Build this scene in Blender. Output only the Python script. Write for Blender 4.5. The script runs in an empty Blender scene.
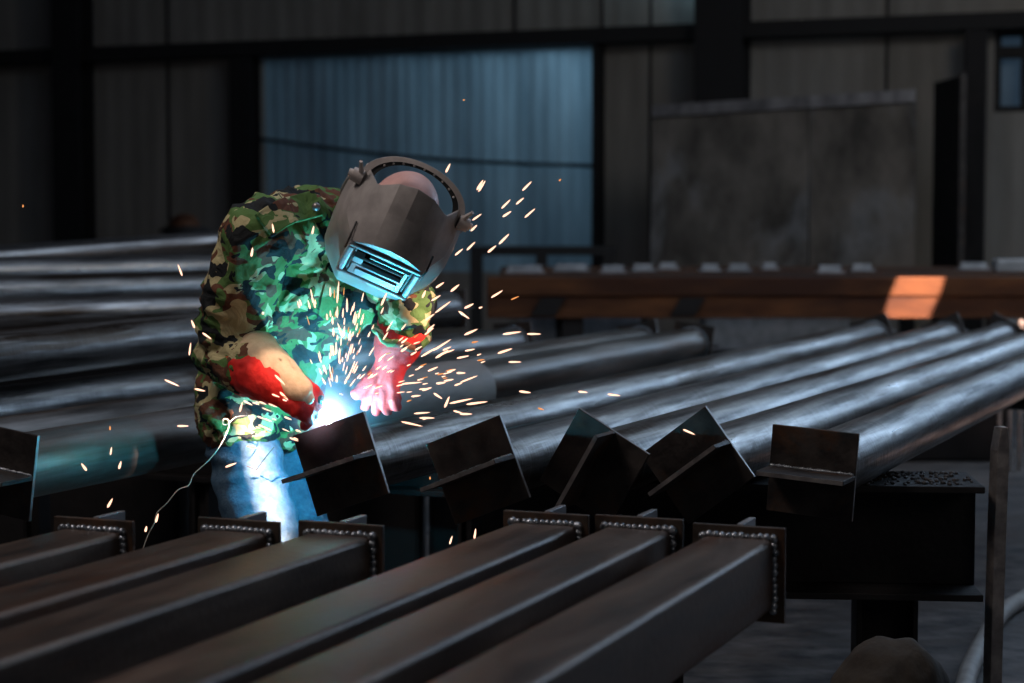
import bpy, bmesh, math, random
from mathutils import Vector, Matrix, Quaternion, noise
random.seed(7)
C = bpy.context.scene.collection
sc = bpy.context.scene
F = 1900.0; H = 1.3
PHI = math.atan(111.5/F)
cF = Vector((0, math.cos(PHI), -math.sin(PHI))); cU = Vector((0, math.sin(PHI), math.cos(PHI)))
CAM = Vector((0, 0, H))
def ray(px, py): return cF + Vector(((px-512)/F, 0, 0)) - cU*((py-341.5)/F)
def W(px, py, D):                 # plan point: a bearing from the viewpoint and a ground distance in metres
    d = ray(px, py); return CAM + d*(D/d.y)
def PZ(px, py, z):                # plan point on a horizontal plane of height z
    d = ray(px, py); return CAM + d*((z-H)/d.z)
UP = Vector((0, 0, 1))

# ------------------------------------------------------------------ materials
def new_mat(name):
    m = bpy.data.materials.new(name); m.use_nodes = True
    nt = m.node_tree; nt.nodes.clear()
    out = nt.nodes.new('ShaderNodeOutputMaterial'); b = nt.nodes.new('ShaderNodeBsdfPrincipled')
    nt.links.new(b.outputs[0], out.inputs[0])
    return m, nt, b, out
def N(nt, t, **k):
    n = nt.nodes.new(t)
    for a, v in k.items():
        if a in n.inputs: n.inputs[a].default_value = v
        else: setattr(n, a, v)
    return n
def ramp(nt, stops, const=False):
    r = nt.nodes.new('ShaderNodeValToRGB'); e = r.color_ramp.elements
    while len(e) < len(stops): e.new(0.5)
    for i, (p, c) in enumerate(stops):
        e[i].position = p; e[i].color = (c[0], c[1], c[2], 1) if len(c) == 3 else c
    if const: r.color_ramp.interpolation = 'CONSTANT'
    return r
def coords(nt, scale=(1, 1, 1), rnd=True):
    tc = nt.nodes.new('ShaderNodeTexCoord'); mp = nt.nodes.new('ShaderNodeMapping')
    mp.inputs['Scale'].default_value = scale
    if rnd:
        oi = nt.nodes.new('ShaderNodeObjectInfo'); ml = N(nt, 'ShaderNodeMath', operation='MULTIPLY'); ml.inputs[1].default_value = 37.0
        nt.links.new(oi.outputs['Random'], ml.inputs[0])
        cb = nt.nodes.new('ShaderNodeCombineXYZ'); nt.links.new(ml.outputs[0], cb.inputs[2]); nt.links.new(ml.outputs[0], cb.inputs[0])
        nt.links.new(cb.outputs[0], mp.inputs['Location'])
    nt.links.new(tc.outputs['Object'], mp.inputs[0])
    return mp.outputs[0]
def noise_mat(name, c1, c2, scale=(5, 5, 5), nscale=4.0, metal=0.0, rough=(0.4, 0.6), bump=0.1, lo=.35, hi=.65, detail=6, c3=None, c3lo=.6, c3hi=.7, spec=.5, bscale=60, rnd=True):
    m, nt, b, out = new_mat(name)
    co = coords(nt, scale, rnd)
    n1 = N(nt, 'ShaderNodeTexNoise', Scale=nscale, Detail=detail, Roughness=.6); nt.links.new(co, n1.inputs['Vector'])
    r = ramp(nt, [(lo, c1), (hi, c2)]); nt.links.new(n1.outputs[0], r.inputs[0]); col = r.outputs[0]
    if c3:
        n3 = N(nt, 'ShaderNodeTexNoise', Scale=nscale*.45, Detail=5.0, Roughness=.65, Distortion=.4); nt.links.new(co, n3.inputs['Vector'])
        r3 = ramp(nt, [(c3lo, (0, 0, 0)), (c3hi, (1, 1, 1))]); nt.links.new(n3.outputs[0], r3.inputs[0])
        mx = N(nt, 'ShaderNodeMix', data_type='RGBA'); nt.links.new(r3.outputs[0], mx.inputs[0]); nt.links.new(col, mx.inputs[6]); mx.inputs[7].default_value = (*c3, 1); col = mx.outputs[2]
    nt.links.new(col, b.inputs['Base Color'])
    b.inputs['Metallic'].default_value = metal; b.inputs['Specular IOR Level'].default_value = spec
    rr = ramp(nt, [(.3, (rough[0],)*3), (.7, (rough[1],)*3)]); nt.links.new(n1.outputs[0], rr.inputs[0]); nt.links.new(rr.outputs[0], b.inputs['Roughness'])
    if bump:
        n2 = N(nt, 'ShaderNodeTexNoise', Scale=bscale, Detail=3.0); 
        co2 = nt.nodes.new('ShaderNodeTexCoord'); nt.links.new(co2.outputs['Object'], n2.inputs['Vector'])
        bp = N(nt, 'ShaderNodeBump', Strength=bump, Distance=.01); nt.links.new(n2.outputs[0], bp.inputs['Height']); nt.links.new(bp.outputs[0], b.inputs['Normal'])
    return m
M = {}
# rolled steel pipe: streaks along the length (local z), faint rings and scale patches
M['pipe'] = noise_mat('rolled_steel', (.07, .064, .062), (.46, .44, .42), (12, 12, .7), 2.2, metal=.85, rough=(.46, .25), bump=.22, c3=(.075, .052, .036), c3lo=.50, c3hi=.60, bscale=35)
def pipe_rings(m):
    nt = m.node_tree; b = [n for n in nt.nodes if n.type == 'BSDF_PRINCIPLED'][0]
    co = coords(nt, (.6, .6, 22)); n = N(nt, 'ShaderNodeTexNoise', Scale=1.0, Detail=4.0, Roughness=.7); nt.links.new(co, n.inputs['Vector'])
    bp = N(nt, 'ShaderNodeBump', Strength=.34, Distance=.01); nt.links.new(n.outputs[0], bp.inputs['Height'])
    old = b.inputs['Normal'].links[0].from_socket; nt.links.new(old, bp.inputs['Normal']); nt.links.new(bp.outputs[0], b.inputs['Normal'])
pipe_rings(M['pipe'])
M['pipe_brown'] = noise_mat('scaled_brown_steel', (.10, .09, .08), (.30, .28, .26), (9, 9, .8), 2.0, metal=.85, rough=(.32, .5), bump=.12, c3=(.10, .05, .022), c3lo=.48, c3hi=.7, bscale=35)
M['pipe_dust'] = noise_mat('dusty_steel', (.24, .22, .21), (.36, .33, .30), (6, 6, 2), 2.0, metal=.3, rough=(.5, .7), bump=.12)
M['plate'] = noise_mat('dark_plate_steel', (.022, .020, .020), (.065, .057, .052), (6, 6, 6), 2.2, metal=.5, rough=(.45, .65), bump=.15, c3=(.10, .045, .018), c3lo=.55, c3hi=.75)
M['edge'] = noise_mat('cut_steel_edge', (.22, .21, .21), (.42, .40, .38), (8, 8, 8), 3, metal=.8, rough=(.35, .5), bump=.1)
M['bead'] = noise_mat('weld_metal', (.14, .17, .20), (.5, .55, .6), (30, 30, 30), 3, metal=.85, rough=(.25, .4), bump=.2)
M['tube'] = noise_mat('rusty_tube_steel', (.065, .048, .04), (.17, .12, .09), (5, 5, 1.0), 2.6, metal=.7, rough=(.34, .48), bump=.10, c3=(.12, .048, .020), c3lo=.52, c3hi=.68)
M['tubeplate'] = noise_mat('brown_plate_steel', (.03, .024, .02), (.08, .06, .045), (7, 7, 7), 2.6, metal=.3, rough=(.5, .7), bump=.15, c3=(.10, .045, .02), c3lo=.5, c3hi=.7)
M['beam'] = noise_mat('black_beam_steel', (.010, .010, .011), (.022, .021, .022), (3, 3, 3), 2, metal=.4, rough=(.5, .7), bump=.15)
M['rust'] = noise_mat('red_rust_steel', (.055, .020, .010), (.20, .085, .035), (.8, 3, 3), 2, metal=.0, rough=(.55, .8), bump=.15, c3=(.06, .025, .015), c3lo=.5, c3hi=.65, spec=.3)
M['greysteel'] = noise_mat('grey_flat_steel', (.20, .20, .21), (.38, .38, .39), (4, 4, 1.2), 2, metal=.6, rough=(.35, .5), bump=.1)
M['wood'] = noise_mat('weathered_timber', (.06, .04, .025), (.14, .10, .065), (12, 12, 2), 2, rough=(.7, .9), bump=.2)
M['slag'] = noise_mat('slag_crumbs', (.02, .02, .02), (.07, .06, .055), (30, 30, 30), 2, rough=(.6, .9), bump=.2)
M['floor'] = noise_mat('dusty_concrete', (.035, .036, .04), (.20, .19, .185), (1, 1.6, 1), 5.5, rough=(.6, .9), bump=.7, lo=.38, hi=.66, detail=10, c3=(.10, .09, .085), c3lo=.48, c3hi=.6, bscale=18)
M['black'] = noise_mat('black_paint', (.008, .008, .009), (.016, .016, .017), (3, 3, 3), 3, rough=(.6, .8), bump=.0)
M['darkcloth'] = noise_mat('dark_canvas', (.022, .018, .014), (.06, .05, .038), (4, 4, 4), 3, rough=(.8, .95), bump=.3)
M['hose'] = noise_mat('pale_hose', (.30, .28, .26), (.45, .43, .40), (6, 6, 6), 3, rough=(.5, .7), bump=.05)
M['palesheet'] = noise_mat('pale_sheet', (.30, .33, .36), (.5, .54, .58), (4, 4, 4), 3, rough=(.4, .6), bump=.1)
M['skin'] = noise_mat('skin', (.66, .38, .34), (.76, .46, .41), (12, 12, 12), 3, rough=(.4, .55), bump=.05, rnd=False)
M['jeans'] = noise_mat('blue_denim', (.035, .080, .135), (.075, .135, .20), (10, 10, 10), 5, rough=(.75, .9), bump=.25, bscale=160, rnd=False, spec=.2)
M['boot'] = noise_mat('boot_leather', (.015, .012, .01), (.04, .03, .025), (10, 10, 10), 4, rough=(.4, .6), bump=.15)
M['glove'] = noise_mat('red_leather', (.62, .018, .016), (.78, .035, .028), (14, 14, 14), 3, rough=(.6, .8), bump=.35, bscale=50, rnd=False, spec=.3)
M['gloveback'] = noise_mat('cream_leather', (.62, .48, .30), (.75, .60, .40), (14, 14, 14), 3, rough=(.6, .8), bump=.3, bscale=50, rnd=False, spec=.3)  # cream stands for sunlight on the red glove
M['helmet'] = noise_mat('grey_helmet_shell', (.27, .26, .25), (.38, .365, .35), (7, 7, 7), 3, rough=(.34, .5), bump=.05, rnd=False, spec=.5)
M['helmetframe'] = noise_mat('helmet_frame', (.28, .29, .30), (.38, .39, .40), (7, 7, 7), 3, rough=(.35, .5), bump=.04, rnd=False)
M['band'] = noise_mat('headband_plastic', (.45, .42, .40), (.6, .56, .53), (9, 9, 9), 3, rough=(.35, .5), bump=.05, rnd=False)
M['lens'], _nt, _b, _o = new_mat('dark_lens'); _b.inputs['Base Color'].default_value = (.004, .006, .006, 1); _b.inputs['Roughness'].default_value = .08
M['handle'] = noise_mat('black_rubber', (.02, .02, .02), (.04, .04, .04), (9, 9, 9), 3, rough=(.5, .7), bump=.1)
M['wire'] = noise_mat('thin_pale_wire', (.45, .40, .34), (.6, .54, .46), (9, 9, 9), 3, metal=.3, rough=(.4, .5), bump=0)
# woodland camouflage cloth
def camo():
    m, nt, b, out = new_mat('woodland_camouflage_cloth')
    co = coords(nt, (1, 1, 1), False)
    def nz(s, off, d=2.0):
        mp = nt.nodes.new('ShaderNodeMapping'); mp.inputs['Location'].default_value = off; mp.inputs['Scale'].default_value = (1, 1, 1.25); nt.links.new(co, mp.inputs[0])
        n = N(nt, 'ShaderNodeTexNoise', Scale=s, Detail=d, Roughness=.5, Distortion=.6); nt.links.new(mp.outputs[0], n.inputs['Vector']); return n.outputs[0]
    col = ramp(nt, [(0, (.10, .20, .06)), (.53, (.14, .06, .035))], True); nt.links.new(nz(13, (0, 0, 0)), col.inputs[0]); c = col.outputs[0]
    for s, off, th, cc in ((15, (5, 2, 1), .55, (.50, .46, .25)), (17, (9, 4, 7), .55, (.016, .020, .022))):
        r = ramp(nt, [(0, (0, 0, 0)), (th, (1, 1, 1))], True); nt.links.new(nz(s, off), r.inputs[0])
        mx = N(nt, 'ShaderNodeMix', data_type='RGBA'); nt.links.new(r.outputs[0], mx.inputs[0]); nt.links.new(c, mx.inputs[6]); mx.inputs[7].default_value = (*cc, 1); c = mx.outputs[2]
    nt.links.new(c, b.inputs['Base Color']); b.inputs['Roughness'].default_value = .8; b.inputs['Specular IOR Level'].default_value = .25
    n2 = N(nt, 'ShaderNodeTexNoise', Scale=26.0, Detail=4.0, Distortion=.8); nt.links.new(co, n2.inputs['Vector'])
    bp = N(nt, 'ShaderNodeBump', Strength=.55, Distance=.02); nt.links.new(n2.outputs[0], bp.inputs['Height']); nt.links.new(bp.outputs[0], b.inputs['Normal'])
    return m
M['camo'] = camo()
def ribbed(name, c1, c2, freq, strength=.5, rough=.6):
    m, nt, b, out = new_mat(name)
    co = coords(nt, (1, 1, 1), False)
    n1 = N(nt, 'ShaderNodeTexNoise', Scale=1.1, Detail=7.0, Roughness=.65)
    mp = nt.nodes.new('ShaderNodeMapping'); mp.inputs['Scale'].default_value = (3.0, 1, .5); nt.links.new(co, mp.inputs[0]); nt.links.new(mp.outputs[0], n1.inputs['Vector'])
    r = ramp(nt, [(.3, c1), (.7, c2)]); nt.links.new(n1.outputs[0], r.inputs[0]); nt.links.new(r.outputs[0], b.inputs['Base Color'])
    wv = N(nt, 'ShaderNodeTexWave', wave_type='BANDS', bands_direction='X', Scale=freq); nt.links.new(co, wv.inputs['Vector'])
    bp = N(nt, 'ShaderNodeBump', Strength=strength, Distance=.03); nt.links.new(wv.outputs[0], bp.inputs['Height']); nt.links.new(bp.outputs[0], b.inputs['Normal'])
    b.inputs['Roughness'].default_value = rough
    return m, nt, b, out
M['wall'] = ribbed('cream_profiled_sheet', (.20, .195, .18), (.33, .32, .295), 1.6, .16)[0]
def emis(name, col, s):
    m, nt, b, out = new_mat(name); b.inputs['Base Color'].default_value = (0, 0, 0, 1)
    b.inputs['Emission Color'].default_value = (*col, 1); b.inputs['Emission Strength'].default_value = s; return m
M['spark'] = emis('hot_spark', (1.0, .56, .38), 2.1)
M['sparkdim'] = emis('cooling_spark', (1.0, .36, .10), 1.0)
M['arc'] = emis('welding_arc', (.8, .9, 1.0), 60)

# ------------------------------------------------------------------ mesh helpers
def obj(name, bm, m, parent=None, smooth=False, bevel=0.0, auto=None):
    me = bpy.data.meshes.new(name)
    if isinstance(bm, bpy.types.Mesh): me = bm
    else:
        bmesh.ops.recalc_face_normals(bm, faces=bm.faces); bm.to_mesh(me); bm.free()
    me.materials.clear(); me.materials.append(m)
    o = bpy.data.objects.new(name, me); C.objects.link(o)
    if parent: o.parent = parent
    if smooth: me.polygons.foreach_set('use_smooth', [True]*len(me.polygons))
    if bevel:
        md = o.modifiers.new('bevel', 'BEVEL'); md.width = bevel; md.segments = 2; md.limit_method = 'ANGLE'
    if auto is not None:
        me.polygons.foreach_set('use_smooth', [True]*len(me.polygons))
        me.set_sharp_from_angle(angle=math.radians(auto))
    return o
def tag(o, label=None, cat=None, group=None, kind=None):
    if label: o['label'] = label
    if cat: o['category'] = cat
    if group: o['group'] = group
    if kind: o['kind'] = kind
    return o
def thing(name, label, cat, loc=(0, 0, 0), group=None, mat=None):
    o = bpy.data.objects.new(name, None); C.objects.link(o); o.empty_display_size = .05
    if mat is not None: o.matrix_world = mat
    else: o.location = loc
    return tag(o, label, cat, group)
def box(bm, lo, hi, mat=None):
    vs = [bm.verts.new(Vector((x, y, z))) for x in (lo[0], hi[0]) for y in (lo[1], hi[1]) for z in (lo[2], hi[2])]
    if mat:
        for v in vs: v.co = mat @ v.co
    for f in ((0, 1, 3, 2), (4, 6, 7, 5), (0, 4, 5, 1), (2, 3, 7, 6), (0, 2, 6, 4), (1, 5, 7, 3)): bm.faces.new([vs[i] for i in f])
def frame_from(z, up=UP):
    z = z.normalized(); x = up.cross(z)
    if x.length < 1e-4: x = Vector((1, 0, 0))
    x.normalize(); y = z.cross(x)
    return Matrix((x, y, z)).transposed()
def cyl(bm, p0, p1, r0, r1=None, seg=24, caps=True, ext=None):
    r1 = r0 if r1 is None else r1; p0 = Vector(p0); p1 = Vector(p1); R = frame_from(p1-p0)
    a = []; b = []
    for i in range(seg):
        t = 2*math.pi*i/seg; d = R @ Vector((math.cos(t), math.sin(t), 0))
        a.append(bm.verts.new(p0+d*r0)); b.append(bm.verts.new(p1+d*r1))
    for i in range(seg):
        j = (i+1) % seg; bm.faces.new((a[i], a[j], b[j], b[i]))
    if caps: bm.faces.new(a[::-1]); bm.faces.new(b)
def sph(bm, p, r, sc_=(1, 1, 1), R=None, u=14, v=9):
    m = Matrix.Translation(Vector(p)) @ ((R or Matrix.Identity(3)).to_4x4()) @ Matrix.Diagonal((*[s*r for s in sc_], 1))
    bmesh.ops.create_uvsphere(bm, u_segments=u, v_segments=v, radius=1, matrix=m)
def capsule(bm, p0, r0, p1, r1, seg=16):
    p0 = Vector(p0); p1 = Vector(p1)
    cyl(bm, p0, p1, r0, r1, seg); sph(bm, p0, r0, u=seg); sph(bm, p1, r1, u=seg)
def chain(bm, pts, seg=16):
    for (p0, r0), (p1, r1) in zip(pts[:-1], pts[1:]): capsule(bm, p0, r0, p1, r1, seg)
def tube_path(bm, pts, r, seg=8, rs=None, closed=False):
    pts = [Vector(p) for p in pts]; rings = []; n = len(pts); prev = None
    for i, p in enumerate(pts):
        t = (pts[(i+1) % n]-pts[i-1]) if closed else (pts[min(i+1, n-1)]-pts[max(i-1, 0)])
        t.normalize()
        if prev is None: x = t.orthogonal().normalized()
        else: x = (prev - t*prev.dot(t)).normalized()
        prev = x; y = t.cross(x); rr = rs[i] if rs else r
        rings.append([bm.verts.new(p+(x*math.cos(a)+y*math.sin(a))*rr) for a in [2*math.pi*k/seg for k in range(seg)]])
    for i in range(n if closed else n-1):
        a = rings[i]; b = rings[(i+1) % n]
        for k in range(seg): j = (k+1) % seg; bm.faces.new((a[k], a[j], b[j], b[k]))
    if not closed: bm.faces.new(rings[0][::-1]); bm.faces.new(rings[-1])
def spline(pts, n=8):
    P = [Vector(p) for p in pts]; out = []
    for i in range(len(P)-1):
        a = P[max(i-1, 0)]; b = P[i]; c = P[i+1]; d = P[min(i+2, len(P)-1)]
        for k in range(n):
            t = k/n; out.append(.5*((2*b)+(c-a)*t+(2*a-5*b+4*c-d)*t*t+(3*b-a-3*c+d)*t**3))
    out.append(P[-1]); return out
def remesh(bm, voxel, smooth_it=6, disp=None, factor=.5):
    me = bpy.data.meshes.new('tmp'); bmesh.ops.recalc_face_normals(bm, faces=bm.faces); bm.to_mesh(me); bm.free()
    o = bpy.data.objects.new('tmp', me); C.objects.link(o)
    md = o.modifiers.new('r', 'REMESH'); md.mode = 'VOXEL'; md.voxel_size = voxel
    if smooth_it: s = o.modifiers.new('s', 'SMOOTH'); s.iterations = smooth_it; s.factor = factor
    dg = bpy.context.evaluated_depsgraph_get(); dg.update()
    res = bpy.data.meshes.new_from_object(o.evaluated_get(dg))
    bpy.data.objects.remove(o); bpy.data.meshes.remove(me)
    if disp:
        nv = [(v.co.copy(), v.normal.copy()) for v in res.vertices]
        for v, (c, n) in zip(res.vertices, nv): v.co = c+n*disp(c, n)
    res.update()
    return res

# ------------------------------------------------------------------ room
def struct(name, bm, m, **k):
    o = obj(name, bm, m, **k); o['kind'] = 'structure'; return o
bm = bmesh.new(); box(bm, (-16, -3, -.2), (12, 24, 0)); struct('floor', bm, M['floor'])
zP = 3.07
WL = W(0, 62, 20.0); WR = W(1024, 25, 16.4)
wdir = Vector((WR.x-WL.x, WR.y-WL.y, 0)).normalized(); wn = Vector((wdir.y, -wdir.x, 0))      # wn faces the camera
wm = Matrix(((wdir.x, -wn.x, 0, WL.x), (wdir.y, -wn.y, 0, WL.y), (0, 0, 1, 0), (0, 0, 0, 1)))  # local x along wall, y into the wall
def wall_x(px):   # distance along the wall for a bearing
    d = ray(px, 230); A = Matrix(((d.x, -wdir.x), (d.y, -wdir.y))).inverted() @ Vector((WL.x, WL.y)); return A[1]
def wall_z(px, py):
    d = ray(px, py); x = wall_x(px); p = Vector((WL.x, WL.y, 0))+wdir*x; return H + d.z/d.y*p.y
def wstruct(name, bm, m, **k):
    o = struct(name, bm, m, **k); o.matrix_world = wm; return o
sx0, sx1 = wall_x(263), wall_x(598); sz0, sz1 = 0.9, wall_z(430, 53)
bm = bmesh.new()
box(bm, (-18, 0, 0), (sx0, .12, 7)); box(bm, (sx1, 0, 0), (wall_x(992), .12, 7)); box(bm, (sx0, 0, 0), (sx1, .12, sz0)); box(bm, (sx0, 0, sz1), (sx1, .12, 7))
wx2 = wall_x(992)
box(bm, (wx2, 0, 0), (wx2+4.2, .12, wall_z(1005, 112))); box(bm, (wx2, 0, wall_z(1005, 30)), (wx2+4.2, .12, 7)); box(bm, (wx2+1.2, 0, wall_z(1005, 112)), (wx2+4.2, .12, wall_z(1005, 30)))
wstruct('wall_back', bm, M['wall'])
bm = bmesh.new(); box(bm, (-16.2, -3, 0), (-16, 24, 7)); struct('wall_left', bm, M['wall'])
# translucent sheet door, lit by daylight behind it
m, nt, b, out = ribbed('blue_translucent_sheet', (.26, .36, .44), (.50, .64, .74), 3.1, .25)
tr = nt.nodes.new('ShaderNodeBsdfTranslucent'); ms = nt.nodes.new('ShaderNodeMixShader'); ms.inputs[0].default_value = .7
nt.links.new(b.inputs['Base Color'].links[0].from_socket, tr.inputs[0]); nt.links.new(b.outputs[0], ms.inputs[1]); nt.links.new(tr.outputs[0], ms.inputs[2]); nt.links.new(ms.outputs[0], out.inputs[0])
M['sheet'] = m
bm = bmesh.new()
nx = 90
xs = [sx0+(sx1-sx0)*i/nx for i in range(nx+1)]
va = [[bm.verts.new((x, .05+.012*math.sin(i*1.9)+.02*math.sin(i*.31+z), z)) for z in (sz0, 1.9, sz1)] for i, x in enumerate(xs)]
for i in range(nx):
    for k in range(2): bm.faces.new((va[i][k], va[i+1][k], va[i+1][k+1], va[i][k+1]))
wstruct('window_1', bm, M['sheet'], smooth=True)
# cable line sagging across the sheet
bm = bmesh.new(); xa, xb = sx0, sx1
tube_path(bm, [Vector((xa+(xb-xa)*t, -.03, wall_z(263, 139)*(1-t)+wall_z(597, 166)*t - .12*math.sin(math.pi*t)*.5)) for t in [i/20 for i in range(21)]], .018, 6)
wstruct('trim_1', bm, M['black'])
# purlin with columns
bm = bmesh.new(); box(bm, (-18, -.22, zP-.06), (wx2+4.2, -.01, zP+.08)); wstruct('trim_2', bm, M['black'])
k = 3
for a, bb, z0, z1, dep in ((70, 97, 0, 7, .30), (240, 262, 0, zP-.07, .2), (597, 605, 0, zP-.07, .16), (703, 750, 0, 7, .35)):
    bm = bmesh.new(); x0, x1 = wall_x(a), wall_x(bb)
    box(bm, (x0, -dep, z0), (x1, -dep+.02, z1)); box(bm, (x0, -.03, z0), (x1, -.01, z1)); box(bm, ((x0+x1)/2-.012, -dep+.02, z0), ((x0+x1)/2+.012, -.03, z1))
    wstruct('trim_%d' % k, bm, M['black']); k += 1
bm = bmesh.new(); box(bm, (wall_x(966), -.3, 0), (wall_x(988), -.23, zP-.07)); box(bm, (wall_x(966)+.08, -.23, 0), (wall_x(988)-.08, -.01, zP-.07)); wstruct('trim_%d' % k, bm, M['beam'], bevel=.01); k += 1
bm = bmesh.new()    # sheet joints
for px in (170, 515, 602, 650, 885): 
    for z0, z1 in ((0, zP-.07), (zP+.09, 7)):
        if px == 515 and z0 == 0: continue
        box(bm, (wall_x(px)-.012, -.012, z0), (wall_x(px)+.012, -.0, z1))
wstruct('trim_%d' % k, bm, M['beam']); k += 1
# barred window at the right
wz0, wz1 = wall_z(1005, 112), wall_z(1005, 30)
bm = bmesh.new()
for x in (0, .22, .55, .88, 1.15): box(bm, (wx2+x, .0, wz0), (wx2+x+.045, .1, wz1))
for z in (wz0, wall_z(1005, 58), wz1-.05): box(bm, (wx2, .005, z), (wx2+1.2, .095, z+.05+.05*(z > wz0 and z < wz1-.1)))
wstruct('window_2', bm, M['black'])
bm = bmesh.new(); box(bm, (wx2, .13, wz0), (wx2+1.2, .15, wz1)); o = wstruct('window_3', bm, M['sheet'])
# dark doorway slab standing ajar (door leaf)
def ptw(px, D): d = ray(px, 230); return Vector((d.x/d.y*D, D, 0))
a = ptw(932, 15.6); b_ = ptw(958, 14.9); dd = (b_-a); L = dd.length; dd.normalize()
dm = Matrix(((dd.x, -dd.y, 0, a.x), (dd.y, dd.x, 0, a.y), (0, 0, 1, 0), (0, 0, 0, 1)))
bm = bmesh.new(); box(bm, (0, 0, 0), (L, .05, 2.50)); o = struct('door_1', bm, M['black'], bevel=.006); o.matrix_world = dm
bm = bmesh.new(); box(bm, (L, .0, 0), (L+.012, .05, 2.52)); q = obj('door_edge', bm, M['plate'], o)

# leaning slab
a = PZ(652, 270, 1.0); pD = 14.2
def lean(px, pyTop, D):
    return W(px, pyTop, D+.3)
p0 = ptw(648, 15.9); p1 = ptw(916, 15.1)
tL = lean(653, 106, 15.9); tR = lean(916, 90, 15.1)
m = noise_mat('stained_board', (.06, .056, .05), (.22, .205, .185), (1.6, 1.6, .9), 1.8, rough=(.6, .85), bump=.3, c3=(.34, .37, .40), c3lo=.52, c3hi=.75, bscale=12)
t = thing('leaning_panel', 'large stained grey sheet panel leaning against the back wall right of the wide dark column', 'panel', (p0+p1)/2)
def slab(bm, a0, a1, b1, b0, th):
    n = (a1-a0).cross(b0-a0).normalized()*th
    vs = [bm.verts.new(p-t.location) for p in (a0, a1, b1, b0)]+[bm.verts.new(p+n-t.location) for p in (a0, a1, b1, b0)]
    for f in ((0, 1, 2, 3), (7, 6, 5, 4), (0, 4, 5, 1), (1, 5, 6, 2), (2, 6, 7, 3), (3, 7, 4, 0)): bm.faces.new([vs[i] for i in f])
f = (812-648)/268
bm = bmesh.new(); slab(bm, p0, p0.lerp(p1, f-.004), tL.lerp(tR, f-.004), tL, -.04); obj('board', bm, m, t)
bm = bmesh.new(); slab(bm, p0.lerp(p1, f+.004), p1, tR, tL.lerp(tR, f+.004), -.04); obj('board', bm, m, t)
bm = bmesh.new(); nn = (tL-p0).normalized()
e0 = tL-nn*.10; e1_ = tR-nn*.10; off = (p1-p0).cross(tL-p0).normalized()*.015
slab(bm, e0+off, e1_+off, tR+off, tL+off, .02); obj('top_batten', bm, M['palesheet'] if False else M['greysteel'], t)

# ------------------------------------------------------------------ steel pipes
def axis_frame(p0, p1, roll):
    z = (p1-p0).normalized(); x = UP.cross(z)
    x.normalize(); y = z.cross(x)           # x points to the left as seen, y up
    R = Matrix((x, y, z)).transposed() @ Matrix.Rotation(-math.radians(roll), 3, 'Z')
    return Matrix.Translation(p0) @ R.to_4x4()
def bead_ring(bm, r, z, n=56, s=.0055):
    for i in range(n):
        t = 2*math.pi*i/n; sph(bm, (r*math.cos(t), r*math.sin(t), z), s*random.uniform(.8, 1.25), u=6, v=4)
def pipe(p0, p1, roll, label, mat='pipe', r=.074, plates=(1, 1), group='round steel pipes with end plates', ps=.095, open_=False):
    L = (p1-p0).length
    t = thing('steel_pipe', label, 'pipe', group=group, mat=axis_frame(p0, p1, roll))
    bm = bmesh.new(); seg = 64
    a = []
    prof = [(r, .0), (r, L)] if not open_ else [(r-.012, 0), (r, 0), (r, L), (r-.012, L)]
    rings = [[bm.verts.new((rr*math.cos(2*math.pi*i/seg), rr*math.sin(2*math.pi*i/seg), z)) for i in range(seg)] for rr, z in prof]
    prs = list(zip(rings[:-1], rings[1:]))
    if open_: prs.append((rings[-1], rings[0]))
    for A, B in prs:
        for i in range(seg): j = (i+1) % seg; bm.faces.new((A[i], A[j], B[j], B[i]))
    if not open_: bm.faces.new(rings[0]); bm.faces.new(rings[-1])
    obj('pipe_body', bm, M[mat], t, auto=40)
    for e, s in ((0, -1), (1, 1)):
        if not plates[e]: continue
        z0 = -.010 if e == 0 else L
        bm = bmesh.new(); box(bm, (-ps, -ps, z0), (ps, ps, z0+.010)); pl = obj('end_plate', bm, M['plate'], t, bevel=.0012)
        bm = bmesh.new()
        za, zb = (-.115, -.010) if e == 0 else (L+.010, L+.115)
        box(bm, (-ps, -.005, za), (ps, .005, zb)); obj('fin_plate', bm, M['plate'] , t, bevel=.0012)
        if e == 0: bm = bmesh.new(); box(bm, (-ps+.0015, -.0046, za-.0008), (ps-.0015, .0046, za+.0006)); obj('fin_rim', bm, M['edge'], t)
        bm = bmesh.new()
        for q in range(34):
            xx = -ps+.006+(2*ps-.012)*q/33; sph(bm, (xx, .006, z0-.003 if e == 0 else z0+.013), .0042*random.uniform(.8, 1.3), u=6, v=4)
        obj('fin_weld', bm, M['bead'], t, smooth=True)
        bm = bmesh.new(); bead_ring(bm, r+.002, .003 if e == 0 else L-.003); obj('weld_bead', bm, M['bead'], t, smooth=True)
        bm = bmesh.new()      # lighter steel strip along the plate's camera-side edge
        box(bm, (-ps-.0008, -ps, z0+.001), (-ps+.0004, ps, z0+.009)); obj('plate_rim', bm, M['edge'], t)
    return t
ZA = .776
def zpipe(a, b, z, *k, **kw): return pipe(PZ(a[0], a[1], z), PZ(b[0], b[1], z), *k, **kw)
A1 = zpipe((342, 464), (873, 337), ZA, 19, 'steel pipe being welded, its end plate right under the welder\'s gloved hands')
A2 = zpipe((479, 470), (946, 338), ZA, 22, 'steel pipe next to the one being welded, plate tilted with long bright fin edge')
A3 = zpipe((595, 467), (1001, 339), ZA, 60, 'middle steel pipe whose end plate stands on its corner with an upright leaning fin')
A4 = zpipe((698, 465), (1060, 337), ZA, 37, 'steel pipe with corner-up end plate, second from the right of the front row')
A5 = zpipe((813, 472), (1107, 337), ZA, -4, 'rightmost steel pipe with a nearly level end plate and flat fin shelf')
B1 = zpipe((0, 470), (692, 344), ZA, -8, 'brown-scaled steel pipe passing behind the welder, its level end plate at the left picture edge', mat='pipe_brown')
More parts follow.
